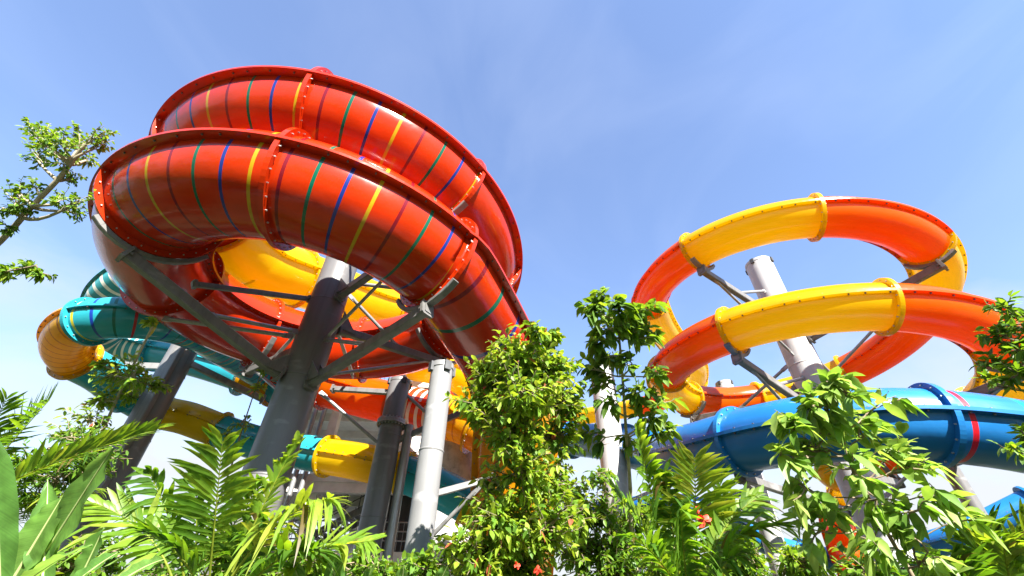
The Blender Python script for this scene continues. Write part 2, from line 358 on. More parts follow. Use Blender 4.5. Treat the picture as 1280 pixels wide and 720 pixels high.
# ------------------------------------------------------------------ support columns
def on_axis(px, py, x, y):              # height on a vertical axis where the pixel row crosses it
    d = ray(px, py); return CAMZ + d.z * (math.hypot(x, y) / math.hypot(d.x, d.y))
def at_h(d, key):                       # point and frame on a slide for a key
    i = min(range(len(d)), key=lambda i: abs(d[i][0] - key)); return i
def column(label, x, y, ztop, dia, mt='steel', collars=(), group='steel support columns'):
    root = thing('support_column', label, 'column', (x, y, 0), group)
    mb = MB(); n = 48; r = dia / 2
    cuts = [0] + sorted(collars) + [ztop]
    for a, b in zip(cuts[:-1], cuts[1:]):
        mb.rod([(x, y, a + .0), (x, y, a + (b - a) * .33), (x, y, a + (b - a) * .66), (x, y, b)], r, n, 0)
    z = 1.9
    while z < ztop - .4:
        mb.rod([(x, y, z - .02), (x, y, z), (x, y, z + .02)], lambda t: r + .004 + .012 * (1 - abs(2 * t - 1)), n, 0, cap=False); z += 2.4
    mb.build('post', mt, root)
    for c in collars:
        cb = MB()
        cb.rod([(x, y, c - .07), (x, y, c - .005)], r + .12, n); cb.rod([(x, y, c + .005), (x, y, c + .07)], r + .12, n)
        for j in range(24):
            a = j * math.pi / 12; e = V((math.cos(a), math.sin(a), 0))
            for z in (-.1, .1): cb.box(V((x, y, c + z)) + e * (r + .06), e * .022, e.cross(V((0, 0, 1))) * .022, V((0, 0, .028)))
        cb.build('collar', 'galv', root)
    cb = MB(); cb.rod([(x, y, ztop - .06), (x, y, ztop + .0), (x, y, ztop + .05)], lambda t: r + .015, n); 
    for j in range(4):
        a = j * math.pi / 2 + .6; e = V((math.cos(a), math.sin(a), 0)); cb.box(V((x, y, ztop - .06)) + e * (r + .03), e * .03, e.cross(V((0, 0, 1))) * .07, V((0, 0, .1)), 1)
    cb.build('cap', [mt, 'dark'], root)
    return root
def arm(root, p, q, w=.2, h=.26, kind='arm', mt='arm', plates=True):
    mb = MB(); mb.beam(p, q, w, h)
    t = (V(q) - V(p)).normalized()
    if plates:
        for e, sg in ((V(p), 1), (V(q), -1)):
            mb.beam(e + t * sg * .02, e + t * sg * .09, w * 1.7, h * 1.5)
            for dx in (-1, 1):
                a = t.cross(V((0, 0, 1))).normalized() * dx * w * .66
                mb.box(e + t * sg * .12 + a, t * .03, a.normalized() * .025, V((0, 0, .025)))
    mb.build(kind, mt, root)
def brace(root, p, q, r=.055, mt='galv'):
    p, q = V(p), V(q); t = (q - p).normalized(); mb = MB()
    mb.rod([p + t * .18, q - t * .18], r, 12)
    for e, sg in ((p, 1), (q, -1)): mb.beam(e, e + t * sg * .26, .04, r * 2.6, bev=.05)
    mb.build('brace', mt, root)
def saddle(root, d, fr, key, r, ax, ay, dia, drop=1.1, w=.2, h=.26, br=True, out=.5, fl=.2, low=True):
    """arm from the column to the slide's joint: a curved cradle hugging the tube, a beam and a diagonal"""
    i = at_h(d, key); c = d[i][1]; t, s, u = fr[i]
    inn = V((ax - c.x, ay - c.y, 0)).normalized(); sd = 1 if s.dot(inn) > 0 else -1
    rr = r + fl + .03
    pts = [c + (s * sd * math.cos(a) + u * math.sin(a)) * rr for a in [R(-128 + k * 9) for k in range(12)]]
    mb = MB()
    for k in range(len(pts) - 1):
        n0 = (pts[k] - c).normalized(); mb.beam(pts[k], pts[k + 1] + (pts[k + 1] - pts[k]) * .04, .16, .1, roll_up=n0)
    mb.build('cradle', 'arm', root)
    foot = c - u * (rr + .12) - s * sd * out * .2
    base = V((ax, ay, c.z - r - drop)) - inn * dia / 2
    arm(root, foot, base, w, h)
    gb = MB(); q = inn * -1; zz = V((0, 0, 1)); sv = inn.cross(zz)
    for dx in (-1, 1):
        o_ = base + sv * dx * w * .62

        tri = [o_, o_ + q * .55 + zz * .02 + (foot - base).normalized() * .0, o_ + zz * .6]
        vs = [p + sv * e for e in (-.012, .012) for p in tri]
        gb.add(vs, [(0, 1, 2), (5, 4, 3), (0, 3, 4, 1), (1, 4, 5, 2), (2, 5, 3, 0)])
    gb.build('gusset_plate', 'arm', root)
    if br:
        brace(root, foot.lerp(base, .45), V((ax, ay, base.z + 1.3)) - inn * dia / 2)
        if low: brace(root, foot.lerp(base, .12), V((ax, ay, base.z - 1.5)) - inn * dia / 2, .045)
    return foot, base

cr = column('thickest grey column standing inside the red coil', RC[0], RC[1], CAMZ + 9.6, .99, collars=())
for key, drop in ((55, .8), (138, .9), (231, .9), (325, 1.5), (417, 1.0)):
    saddle(cr, red_d, red_f, key, RR, RC[0], RC[1], 1.02, drop, .2, .25, br=key > 0, low=key < 300)
arm(cr, W(240, 355, 6.3), V((RC[0] - .42, RC[1] - .2, CAMZ + 7.6)), .11, .13)
for key, hz in ((185, 7.6), (278, 6.4), (92, 8.4)):
    i = at_h(red_d, key); c = red_d[i][1]; q = V((RC[0], RC[1], 0)) - V((c.x, c.y, 0)); q.normalize()
    brace(cr, c - red_f[i][2] * (RR + .2) + q * .3, V((RC[0], RC[1], CAMZ + hz)) - q * .6, .06)
co = column('white column standing inside the orange and yellow coil', OC[0], OC[1], CAMZ + 12.2, 1.0, 'white')
for key, drop in ((-57, .6), (34, .7), (126, .8), (218, .9), (306, .9), (398, .9), (490, .8)):
    saddle(co, ora_d, ora_f, key, OR, OC[0], OC[1], 1.0, drop, .18, .24, fl=.12)

def col_at(px, py, dep, dia, label, mt='steel', collars=(), top=None, extra=0):
    p = D(px, py, dep); return column(label, p.x, p.y, p.z + extra, dia, mt, collars), p
cA, pA = col_at(500, 478, 15.5, .74, 'grey bolted column between the thickest column and the white topped one', collars=(CAMZ + 5.55,))
arm(cA, pA + V((0, 0, -.4)), W(415, 486, 6.9), .16, .18); arm(cA, pA + V((0, 0, -2.2)), W(585, 512, 6.2), .16, .18)
brace(cA, pA + V((0, 0, -.2)), W(548, 530, 5.6)); brace(cA, pA + V((0, 0, -2.4)), W(400, 490, 6.2))
cB, pB = col_at(553, 459, 9.2, .45, 'slim column with bright top below the end of the red coil', 'galv_post')
arm(cB, D(526, 622, 8.9), D(618, 597, 9.6), .1, .13); brace(cB, D(522, 688, 8.9), D(602, 606, 9.4), .045, 'arm')
cC, pC = col_at(243, 415, 17.5, .95, 'wide grey column behind the small tree at left')
mb = MB(); q = D(228, 430, 16.6); mb.beam(V((q.x, q.y, 0)), q, .22, .3); mb.build('flat_bar', 'arm', cC)
arm(cC, pC + V((0, 0, -1.6)), D(75, 455, 15.5), .22, .26); arm(cC, pC + V((0, 0, -3.0)), D(150, 478, 15.5), .2, .22)
arm(cC, pC + V((0, 0, -1.2)), D(330, 500, 17.5), .2, .22)
cD, pD = col_at(140, 545, 15.8, .6, 'slim dark grey column rising just behind the banana leaves', 'arm')
cE, pE = col_at(752, 462, 16.5, .84, 'white column rising behind the thin-trunked tree', 'white', collars=())
arm(cE, pE + V((.3, 0, -3.2)), D(850, 575, 15.4), .16, .18); brace(cE, pE + V((.3, 0, -4.6)), D(835, 605, 15.4))
cF, pF = col_at(936, 582, 12.5, .5, 'short white column under the blue slide', 'white')
arm(cF, D(945, 610, 12.3), D(868, 634, 12.6), .12, .16); arm(cF, D(945, 614, 12.3), D(925, 596, 10.0), .14, .18); arm(cF, D(925, 596, 10.0), D(1060, 640, 11.5), .14, .18)
cG, pG = col_at(905, 480, 25, .9, 'small white column top far behind the orange coil', 'white')
cH, pH = col_at(1182, 575, 16, .5, 'thin grey column behind the large leaves at right')
arm(cH, pH + V((0, 0, -.2)), D(1250, 560, 14), .14, .18)
foot = ora_d[at_h(ora_d, 398)][1]
cJ, pJ = col_at(662, 600, 19, .6, 'thin grey column glimpsed through the climbing bush')

# thin rain pipe beside column A
mb = MB(); q1 = D(512, 532, 14.6)
mb.rod([V((q1.x, q1.y, .0)), V((q1.x, q1.y, q1.z))], .15, 16)
o = mb.build('drain_pipe', 'galv'); tag(o, 'thin pale pipe running up beside the grey bolted column', 'pipe')

# ------------------------------------------------------------------ stair tower
def tower():
    X0, X1, Y0, Y1 = -12.2, -2.4, 21.0, 29.0
    root = thing('stair_tower', 'pale concrete slide tower with open floors, stairs and railings behind the columns', 'building', ((X0 + X1) / 2, (Y0 + Y1) / 2, 0))
    hs = [CAMZ + 2.6, CAMZ + 5.6, CAMZ + 9.9]
    for i, h in enumerate(hs):
        mb = MB(); ex = .9 if i == 2 else 0
        mb.box(((X0 + X1) / 2, (Y0 + Y1) / 2, h), V(((X1 - X0) / 2 + ex, 0, 0)), V((0, (Y1 - Y0) / 2 + ex, 0)), V((0, 0, .16)))
        for x in (X0 + .3, X1 - .3): mb.box((x, (Y0 + Y1) / 2, h - .38), V((.18, 0, 0)), V((0, (Y1 - Y0) / 2, 0)), V((0, 0, .215)))
        for y in (Y0 + .2, Y0 + 2.8, Y0 + 5.4): mb.box(((X0 + X1) / 2, y, h - .38), V(((X1 - X0) / 2 - .5, 0, 0)), V((0, .15, 0)), V((0, 0, .215)))
        mb.build('floor_slab', 'conc', root)
    for x in (X0 + .5, X0 + 3.4, X0 + 6.4, X1 - .5):
        for y in (Y0 + .5, Y1 - .5):
            mb = MB(); mb.box((x, y, CAMZ + 4.9), V((.2, 0, 0)), V((0, .2, 0)), V((0, 0, 4.9 + CAMZ - .01))); mb.build('column', 'dark' if x > -4 else 'conc', root)
    mb = MB(); mb.box((X1 - 1.9, Y0 + 1.2, CAMZ + 4.0), V((1.2, 0, 0)), V((0, .1, 0)), V((0, 0, 1.9))); mb.build('wall_panel', 'dark', root)
    mb = MB(); mb.box((X0 + 1.5, Y0 + 6.9, CAMZ + 7.8), V((1.3, 0, 0)), V((0, .1, 0)), V((0, 0, 1.7))); mb.build('wall_panel', 'conc', root)
    mb = MB(); mb.box((X1 - 1.9, Y0 + 1.2, CAMZ + 8.0), V((1.2, 0, 0)), V((0, .1, 0)), V((0, 0, 1.6))); mb.build('wall_panel', 'conc', root)
    mb = MB(); mb.box(((X0 + X1) / 2, Y0 + 3.5, CAMZ + .3), V((4.6, 0, 0)), V((0, .1, 0)), V((0, 0, 1.9))); mb.build('wall_panel', 'dark', root)
    # stairs
    for k, (za, zb, flip) in enumerate(((hs[0], hs[1], 0),)):
        mb = MB(); n = 18
        for i in range(n):
            t = (i + .5) / n; x = X0 + 2.2 + 5.0 * (t if not flip else 1 - t); z = za + .2 + (zb - za - .2) * t
            mb.box((x, Y0 + 2.0, z), V((.16, 0, 0)), V((0, .7, 0)), V((0, 0, .03)))
        a, b = (X0 + 2.2, X0 + 7.2) if not flip else (X0 + 7.2, X0 + 2.2)
        for y in (Y0 + 1.25, Y0 + 2.75): mb.beam((a, y, za + .15), (b, y, zb - .05), .06, .3)
        mb.build('stair_flight', 'arm', root)
        mb = MB()
        for y in (Y0 + 1.2, Y0 + 2.8):
            for dz in (.55, 1.05): mb.rod([(a, y, za + dz + .15), (b, y, zb + dz)], .025, 8)
            for i in range(9):
                t = i / 8; x = a + (b - a) * t; z = za + (zb - za) * t; mb.rod([(x, y, z + .1), (x, y, z + 1.1)], .02, 6)
        mb.build('handrail', 'dark', root)
    for h in hs:
        for y, xa, xb in ((Y0 + .05, X0, X1), (Y1 - .05, X0, X1)):
            mb = MB()
            for dz in (.4, .75, 1.1): mb.rod([(xa, y, h + .16 + dz), (xb, y, h + .16 + dz)], .028, 8)
            n = 44
            for i in range(n + 1):
                x = xa + (xb - xa) * i / n; mb.rod([(x, y, h + .15), (x, y, h + 1.26)], .03 if i % 8 == 0 else .012, 6)
            mb.build('railing', 'galv', root)
    # service pipes up the left front
    for dx in (.0, .42, .85):
        mb = MB(); mb.rod([(X0 + 2.2 + dx, Y0 - .25, 0), (X0 + 2.2 + dx, Y0 - .25, hs[2] - .6)], .11, 12); mb.build('service_pipe', 'galv', root)
    # ceiling lamps' housings
    mb = MB(); mb.box((X0 + 4.6, Y0 + 1.4, hs[2] - .24), V((1.0, 0, 0)), V((0, .1, 0)), V((0, 0, .06))); mb.build('ceiling_duct', 'dark', root)
tower()
# rough concrete pier behind the slim column
p = D(573, 540, 19)
mb = MB()
for k in range(14):
    pass
n = 20; vs = []; N = 26
for k in range(N + 1):
    z = k * (p.z / N)
    for j in range(n):
        a = j * 2 * math.pi / n; rr = .78 + .1 * noise.noise(V((math.cos(a) * 2, math.sin(a) * 2, z * 1.1)))
        vs.append((p.x + rr * math.cos(a), p.y + rr * math.sin(a), z))
mb.add(vs, [(k * n + j, k * n + (j + 1) % n, (k + 1) * n + (j + 1) % n, (k + 1) * n + j) for k in range(N) for j in range(n)] + [tuple(N * n + j for j in range(n))], 0, None, 0, True)
tag(mb.build('rock_pier', 'rconc'), 'rough mottled grey pier behind the slim column with bright top', 'pier')

# ------------------------------------------------------------------ vegetation
def leaf(mb, p, d, nrm, ln, wd, droop=.25, tint=.5, fold=.25, small=False):
    d = d.normalized(); s = d.cross(nrm)
    if s.length < 1e-3: s = d.cross(V((1, .3, .2)))
    s.normalize(); n = s.cross(d)
    g = V((0, 0, -1))
    def pt(t, x):
        return p + d * (ln * t) + g * (ln * droop * t * t) + s * (x * wd) + n * (abs(x) * wd * fold)
    if small:
        vs = [p, pt(.45, .5), pt(.45, 0) - n * wd * .02, pt(.45, -.5), pt(1, 0)]
        mb.add(vs, [(0, 2, 1), (0, 3, 2), (1, 2, 4), (2, 3, 4)], 0, None, tint, True)
    else:
        vs = [p, pt(.22, .38), pt(.22, 0), pt(.22, -.38), pt(.55, .5), pt(.55, 0), pt(.55, -.5), pt(.82, .26), pt(.82, 0), pt(.82, -.26), pt(1, 0)]
        mb.add(vs, [(0, 2, 1), (0, 3, 2), (1, 2, 5, 4), (2, 3, 6, 5), (4, 5, 8, 7), (5, 6, 9, 8), (7, 8, 10), (8, 9, 10)], 0, None, tint, True)
def rnd(): return V((random.gauss(0, 1), random.gauss(0, 1), random.gauss(0, 1))).normalized()
def curve(a, b, sag=.0, wob=.05, n=8):
    a, b = V(a), V(b); L = (b - a).length; w1, w2 = rnd() * L * wob, rnd() * L * wob
    return [a.lerp(b, t) + V((0, 0, -4 * sag * L * t * (1 - t))) + w1 * math.sin(math.pi * t) + w2 * math.sin(2 * math.pi * t) for t in [i / (n - 1) for i in range(n)]]
def tree(name, label, cat, trunk, clusters, lm, ll, lw, twigs=16, lpt=9, bark='bark', tr=.09, small=False, bias=.0, droop=.35, group=None, tint=(.1, .8), tl=1.):
    """trunk: world points; clusters: (point, radius, density)"""
    root = thing(name, label, cat, trunk[0], group)
    tb = MB(); tc = [p for _, p in sample(list(enumerate(trunk)), .25)]
    tb.rod(tc, lambda t: tr * (1 - .65 * t), 12)
    bb = tb; lb = MB()
    for c, rad, den in clusters:
        # branch from the nearest sensible place on the trunk
        best = min(tc, key=lambda q: (q - c).length + max(0, q.z - c.z) * 1.5)
        cv = curve(best, c, .03, .06); bb.rod(cv, lambda t: max(.006, tr * .38 * (1 - .75 * t)), 7)
        for _ in range(int(twigs * den)):
            e = rnd(); e.z = e.z * .85 + .12; rr = rad * random.uniform(.35, 1.08); tip = c + e * rr
            st = cv[random.randint(len(cv) // 2, len(cv) - 1)]
            tw = curve(st, tip, .03, .08, 6); bb.rod(tw, lambda t: .011 * (1 - .7 * t) * tl, 4, cap=False)
            base_t = random.random()
            for k in range(lpt):
                t = .3 + .7 * (k + random.random() * .6) / lpt; t = min(t, 1)
                x = t * 5; i = min(4, int(x)); q = tw[i].lerp(tw[i + 1], x - i)
                ax = (tw[i + 1] - tw[i]).normalized(); out = rnd(); out = (out - ax * out.dot(ax)).normalized()
                dr = (ax * .6 + out * .8 + V((0, 0, -.25 * droop)) + V((0, 0, bias))).normalized()
                nm = (V((0, 0, 1)) + rnd() * .65).normalized()
                s = random.uniform(.65, 1.15)
                tn = tint[0] + (tint[1] - tint[0]) * min(1, max(0, .45 * base_t + .55 * random.random() + .25 * (t - .6)))
                if random.random() < .005: tn = 1.
                leaf(lb, q, dr, nm, ll * s, lw * s, droop * random.uniform(.3, 1.2), tn, random.uniform(.1, .4), small)
    bb.build('trunk', bark, root); lb.build('crown', lm, root)
    return root
def frond(root, base, tip, arch=.25, n=30, ll=.45, lw=.035, tint=.5, spread=62, droop=.35, vang=25, first=.14, rr=.012, mt='frond', roll=None, twist=0):
    base, tip = V(base), V(tip); L = (tip - base).length
    ctrl = [base.lerp(tip, t) + V((0, 0, arch * L * 4 * t * (1 - t) * (.7 + .6 * (1 - t)))) for t in [i / 20 for i in range(21)]]
    mb = MB(); mb.rod(ctrl, lambda t: rr * (1 - .8 * t), 6, 0, tint=.75)
    view = (V((0, 0, CAMZ)) - base.lerp(tip, .5)).normalized()
    for i in range(n):
        t = first + (1 - first) * (i + .5) / n; x = t * 20; k = min(19, int(x)); p = ctrl[k].lerp(ctrl[k + 1], x - k)
        ax = (ctrl[k + 1] - ctrl[k]).normalized()
        refn = (V((0, 0, 1)) if roll is None else V(roll)); s = ax.cross(refn)
        if s.length < .2: s = ax.cross(V((.3, -1, 0)))
        s.normalize(); nn = s.cross(ax)
        env = math.sin(math.pi * (.12 + .8 * ((t - first) / (1 - first)) ** .85)) ** .6
        for sd in (-1, 1):
            an = R(spread * (1 - .55 * t) + random.uniform(-10, 10)); va = R(vang + random.uniform(-9, 9))
            d = ax * math.cos(an) + (s * sd * math.cos(va) + nn * math.sin(va)) * math.sin(an)
            l = ll * env * random.uniform(.88, 1.1); w = lw * random.uniform(1.15, 1.6)
            # strap leaflet of four stations
            nrm = (nn * math.cos(va) - s * sd * math.sin(va)).normalized(); sv = d.cross(nrm).normalized()
            dr = droop * random.uniform(.2, 1.9)
            vs = []
            for q, ww in ((0, .2), (.22, .75), (.5, .9), (.8, .5)):
                c = p + d * l * q + V((0, 0, -1)) * l * dr * q * q
                vs += [c - sv * w * ww * .5, c + nrm * -w * .12 * ww, c + sv * w * ww * .5]
            vs.append(p + d * l + V((0, 0, -1)) * l * dr)
            fs = [(a, a + 1, a + 4, a + 3) for a in (0, 1, 3, 4, 6, 7)] + [(9, 10, 12), (10, 11, 12)]
            mb.add(vs, fs, 0, None, 1. if random.random() < .02 else min(.78, max(.02, tint * .85 + random.uniform(-.2, .18))), True)
    return mb.build('frond', mt, root)

# --- small-leaved bush, centre
def cl(lst, depj=.5):
    return [(D(x, y, dep + random.uniform(-depj, depj)), r / F * dep, den) for x, y, dep, r, den in lst]
gz = lambda p: V((p.x, p.y, 0))
p0 = gz(D(655, 640, 6.2))
tree('climber_bush', 'tall dense light green bush beneath the lower end of the red coil', 'bush',
     [p0, D(650, 700, 6.2), D(660, 600, 6.3), D(655, 520, 6.4), D(655, 440, 6.4)],
     cl([(648, 450, 6.2, 44, 2.0), (690, 458, 6.3, 36, 1.5), (612, 468, 6.2, 40, 1.7), (655, 492, 6.0, 56, 2.6), (704, 500, 6.4, 42, 1.6), (600, 508, 6.2, 40, 1.6), (640, 540, 6.1, 54, 2.0), (700, 545, 6.4, 42, 1.2),
         (672, 415, 6.2, 14, .35), (690, 420, 6.2, 12, .3), (648, 590, 5.9, 48, 1.4), (625, 645, 5.7, 54, 2.2), (690, 600, 6.2, 48, 1.4), (610, 600, 6., 28, .5), (680, 660, 5.8, 56, 2.2), (595, 695, 5.4, 52, 2.0), (650, 705, 5.4, 58, 2.2), (725, 640, 6.1, 48, 1.4)]),
     'leaf_red', .125, .062, 34, 11, 'bark', .05, tint=(.05, .72), droop=.4)
p0 = gz(D(770, 640, 7.2))
tree('hedge_bush', 'low tangled green bush behind the palm fronds at bottom centre', 'bush',
     [p0, D(770, 700, 7.2), D(760, 640, 7.2)],
     cl([(730, 690, 6.8, 56, 2.2), (780, 675, 7., 56, 2.), (770, 712, 6.5, 58, 2.2), (740, 640, 7.3, 40, 1.2), (805, 650, 7.3, 44, 1.), (840, 695, 6.9, 52, 1.8), (900, 708, 6.6, 48, 1.4), (560, 702, 6.6, 40, 1.4), (700, 610, 7.2, 34, .5), (745, 590, 7.2, 26, .4), (520, 722, 6.4, 30, .6)]),
     'leaf', .14, .055, 30, 10, 'bark', .04, tint=(.0, .85))
# --- tree with thin pale trunk
p0 = gz(D(785, 620, 6.6))
tree('thin_tree', 'slender tree with pale thin trunk and drooping dark green leaves', 'tree',
     [p0, D(792, 690, 6.6), D(788, 610, 6.6), D(783, 545, 6.6), D(778, 470, 6.6), D(772, 400, 6.6)],
     cl([(738, 385, 6.5, 16, .7), (752, 372, 6.5, 12, .4), (775, 385, 6.6, 24, 1.), (805, 390, 6.5, 22, .9), (760, 410, 6.6, 26, 1.), (795, 415, 6.4, 24, .8), (745, 425, 6.7, 16, .6), (762, 445, 6.7, 20, .7), (738, 462, 6.6, 18, .6), (815, 420, 6.5, 14, .4), (790, 455, 6.5, 14, .4),
         (748, 478, 6.6, 12, .4), (800, 490, 6.4, 24, .7), (825, 470, 6.4, 18, .6), (830, 500, 6.5, 16, .4), (765, 505, 6.6, 18, .4), (815, 520, 6.4, 26, .7), (838, 540, 6.3, 20, .5), (790, 545, 6.6, 20, .4), (735, 540, 6.8, 26, .5)], .25),
     'leaf_dk', .2, .1, 10, 8, 'pbark', .045, tint=(.0, .9), droop=.5, bias=-.1)
# --- large soft leaves, right
p0 = gz(D(1130, 640, 4.2))
tree('broadleaf_shrub', 'shrub of long soft pale green leaves in front of the blue slide', 'shrub',
     [p0, D(1135, 710, 4.2), D(1105, 660, 4.2), D(1075, 600, 4.2), D(1050, 540, 4.2), D(1035, 490, 4.2)],
     cl([(1035, 475, 4.2, 26, .8), (1060, 490, 4.2, 26, .7), (1010, 500, 4.2, 32, .9), (1040, 520, 4.1, 34, .9), (985, 530, 4.2, 28, .8), (1085, 535, 4.1, 36, .8), (1020, 560, 4.1, 36, .9), (975, 570, 4.3, 22, .6), (1070, 580, 4.0, 36, .8), (1120, 560, 4.1, 30, .6), (1140, 590, 4.0, 34, .7),
         (1005, 610, 4.1, 28, .6), (1100, 620, 3.9, 36, .7), (1030, 640, 4.0, 26, .5), (1010, 660, 4.0, 26, .5), (1140, 640, 3.9, 36, .7), (1180, 620, 4.0, 26, .5), (1090, 680, 3.8, 36, .6), (1160, 690, 3.8, 40, .7), (1120, 500, 4.2, 14, .3), (1210, 650, 4., 22, .4)], .3),
     'leaf_lt', .2, .09, 9, 7, 'bark', .028, tint=(.1, 1.), droop=.45, bias=-.12)
# --- right edge tree
p0 = gz(D(1330, 560, 5.6))
tree('edge_tree', 'leafy tree branch entering at the right edge over the orange coil', 'tree',
     [p0, D(1360, 600, 5.6), D(1350, 500, 5.6), D(1330, 440, 5.6)],
     cl([(1262, 385, 5.6, 20, .9), (1280, 405, 5.6, 24, 1.), (1240, 420, 5.6, 18, .8), (1265, 440, 5.6, 22, .9), (1235, 455, 5.6, 16, .6), (1270, 470, 5.6, 22, .7), (1230, 478, 5.7, 12, .4), (1278, 540, 5.6, 16, .5), (1265, 560, 5.5, 12, .4), (1300, 430, 5.6, 34, 1.)], .3),
     'leaf', .15, .06, 12, 9, 'bark', .06, tint=(.0, .7), droop=.3)
# --- left leaning tree
tree('leaning_tree', 'tree with mossy leaning trunk and thin sunlit leaves at upper left', 'tree',
     [gz(D(-190, 420, 9.5)), D(-150, 440, 9.5), D(-60, 350, 9.2), D(0, 302, 9.), D(40, 258, 9.), D(72, 225, 9.), D(88, 205, 9.)],
     cl([(100, 172, 9, 20, .7), (125, 178, 9, 16, .5), (80, 180, 9, 24, .7), (55, 165, 9, 18, .6), (38, 155, 9, 12, .4), (45, 195, 9, 20, .6), (110, 200, 9, 18, .5), (88, 225, 9, 16, .4), (25, 240, 9, 20, .6), (5, 260, 9, 22, .7), (75, 250, 9, 18, .5), (95, 268, 9, 16, .5), (45, 235, 9, 14, .4), (10, 285, 9, 12, .4), (130, 165, 9, 14, .4), (60, 180, 9, 26, .8), (20, 250, 9, 26, .7), (100, 250, 9, 22, .5), (80, 205, 9, 30, .6)], .5),
     'leaf', .105, .055, 22, 8, 'pbark', .12, tint=(.0, .75), droop=.4)
tree('low_branch_tree', 'small spray of pointed leaves at left edge beneath the leaning trunk', 'tree',
     [gz(D(-260, 470, 8.5)), D(-200, 470, 8.5), D(-90, 380, 8.5), D(-10, 345, 8.5), D(45, 332, 8.5)],
     cl([(10, 338, 8.5, 16, .8), (35, 335, 8.5, 14, .8), (55, 342, 8.5, 12, .6), (-20, 345, 8.5, 20, .8)], .3),
     'leaf', .15, .065, 14, 9, 'bark', .04, tint=(.05, .8), droop=.5)
# --- small tree left
p0 = gz(D(95, 560, 9.5))
tree('small_tree', 'small tree with glossy dark leaves and pinkish tips beside the wide grey column', 'tree',
     [p0, D(92, 640, 9.4), D(120, 560, 9.4), D(150, 490, 9.4), D(175, 440, 9.4), D(192, 405, 9.4)],
     cl([(165, 470, 9.4, 30, 1.3), (190, 480, 9.4, 22, 1.), (140, 468, 9.4, 20, .8), (128, 500, 9.4, 24, .8), (165, 495, 9.3, 16, .6), (110, 525, 9.3, 28, .9), (90, 540, 9.2, 26, .9), (188, 403, 9.4, 7, .4), (135, 455, 9.4, 14, .5)], .3),
     'leaf_red', .14, .062, 22, 9, 'pbark', .06, tint=(.0, .8))
p0 = gz(D(290, 600, 11))
tree('wiry_shrub', 'wiry sapling with sparse leaves between the wide grey column and the thickest one', 'shrub',
     [p0, D(283, 600, 11), D(300, 545, 11), D(318, 490, 11), D(328, 462, 11)],
     cl([(300, 530, 11, 22, .6), (322, 488, 11, 14, .5), (280, 540, 11, 14, .4), (330, 465, 11, 9, .3)], .3),
     'leaf_red', .12, .05, 18, 8, 'bark', .035, tint=(.0, .85))
for (x, y, dd, nm, lf) in ((330, 700, 5.6, 'bright fine leaved shrub low between the areca fronds and the bolted column', .11), (500, 730, 5.4, 'low bright green shrub at the foot of the bolted column', .12), (980, 715, 5.2, 'low bright green shrub at the foot of the short white column', .12), (1150, 735, 4.6, 'dark shrub under the large soft leaves', .13), (880, 725, 5.2, 'dense shrub under the yellow green palm', .12), (60, 720, 5.4, 'fine leaved shrub behind the banana plant', .12)):
    p0 = gz(D(x, y, dd))
    tree('garden_shrub', nm, 'shrub', [p0, D(x, y + 60, dd), D(x, y, dd)],
         cl([(x + random.uniform(-75, 75), y + random.uniform(-22, 40), dd, 34, 1.2) for _ in range(9)], .5), 'leaf', lf, lf * .45, 26, 9, 'bark', .03, tint=(.0, .9))
for (x, y, dd, nm) in ((60, 560, 7.5, 'bushy mid green shrub behind the banana leaves'), (200, 700, 6.6, 'dense dark shrub behind the areca fronds at bottom left')):
    p0 = gz(D(x, y, dd))
    tree('garden_shrub', nm, 'shrub', [p0, D(x, y + 60, dd), D(x, y, dd)],
         cl([(x + random.uniform(-70, 70), y + random.uniform(-15, 60), dd, 36, .9) for _ in range(9)], .6), 'leaf', .15, .05, 24, 9, 'bark', .04, tint=(.0, .6))

# --- unseen garden trees behind and beside the viewpoint, added to block low sky light
mb = MB(); tb = MB()
for k in range(330):
    az = random.uniform(78, 282); ds = random.uniform(11, 22); hh = random.uniform(.6, 8.5 if 78 < az < 170 else 11.)
    c = V((math.sin(R(az)) * ds, math.cos(R(az)) * ds + 1, hh)); rd = random.uniform(.7, 1.7)
    if k % 6 == 0: tb.rod(curve(gz(c), c, 0, .05, 5), .12, 6)
    for _ in range(46):
        e = rnd(); leaf(mb, c + e * rd * random.uniform(.5, 1), rnd() + V((0, 0, -.3)), V((0, 0, 1)) + rnd() * .6, .62, .26, .3, random.random() * .7, .3, True)
tag(mb.build('unseen_garden_trees', 'leaf_dk'), kind='stuff'); tag(tb.build('unseen_garden_trunks', 'bark'), kind='stuff')
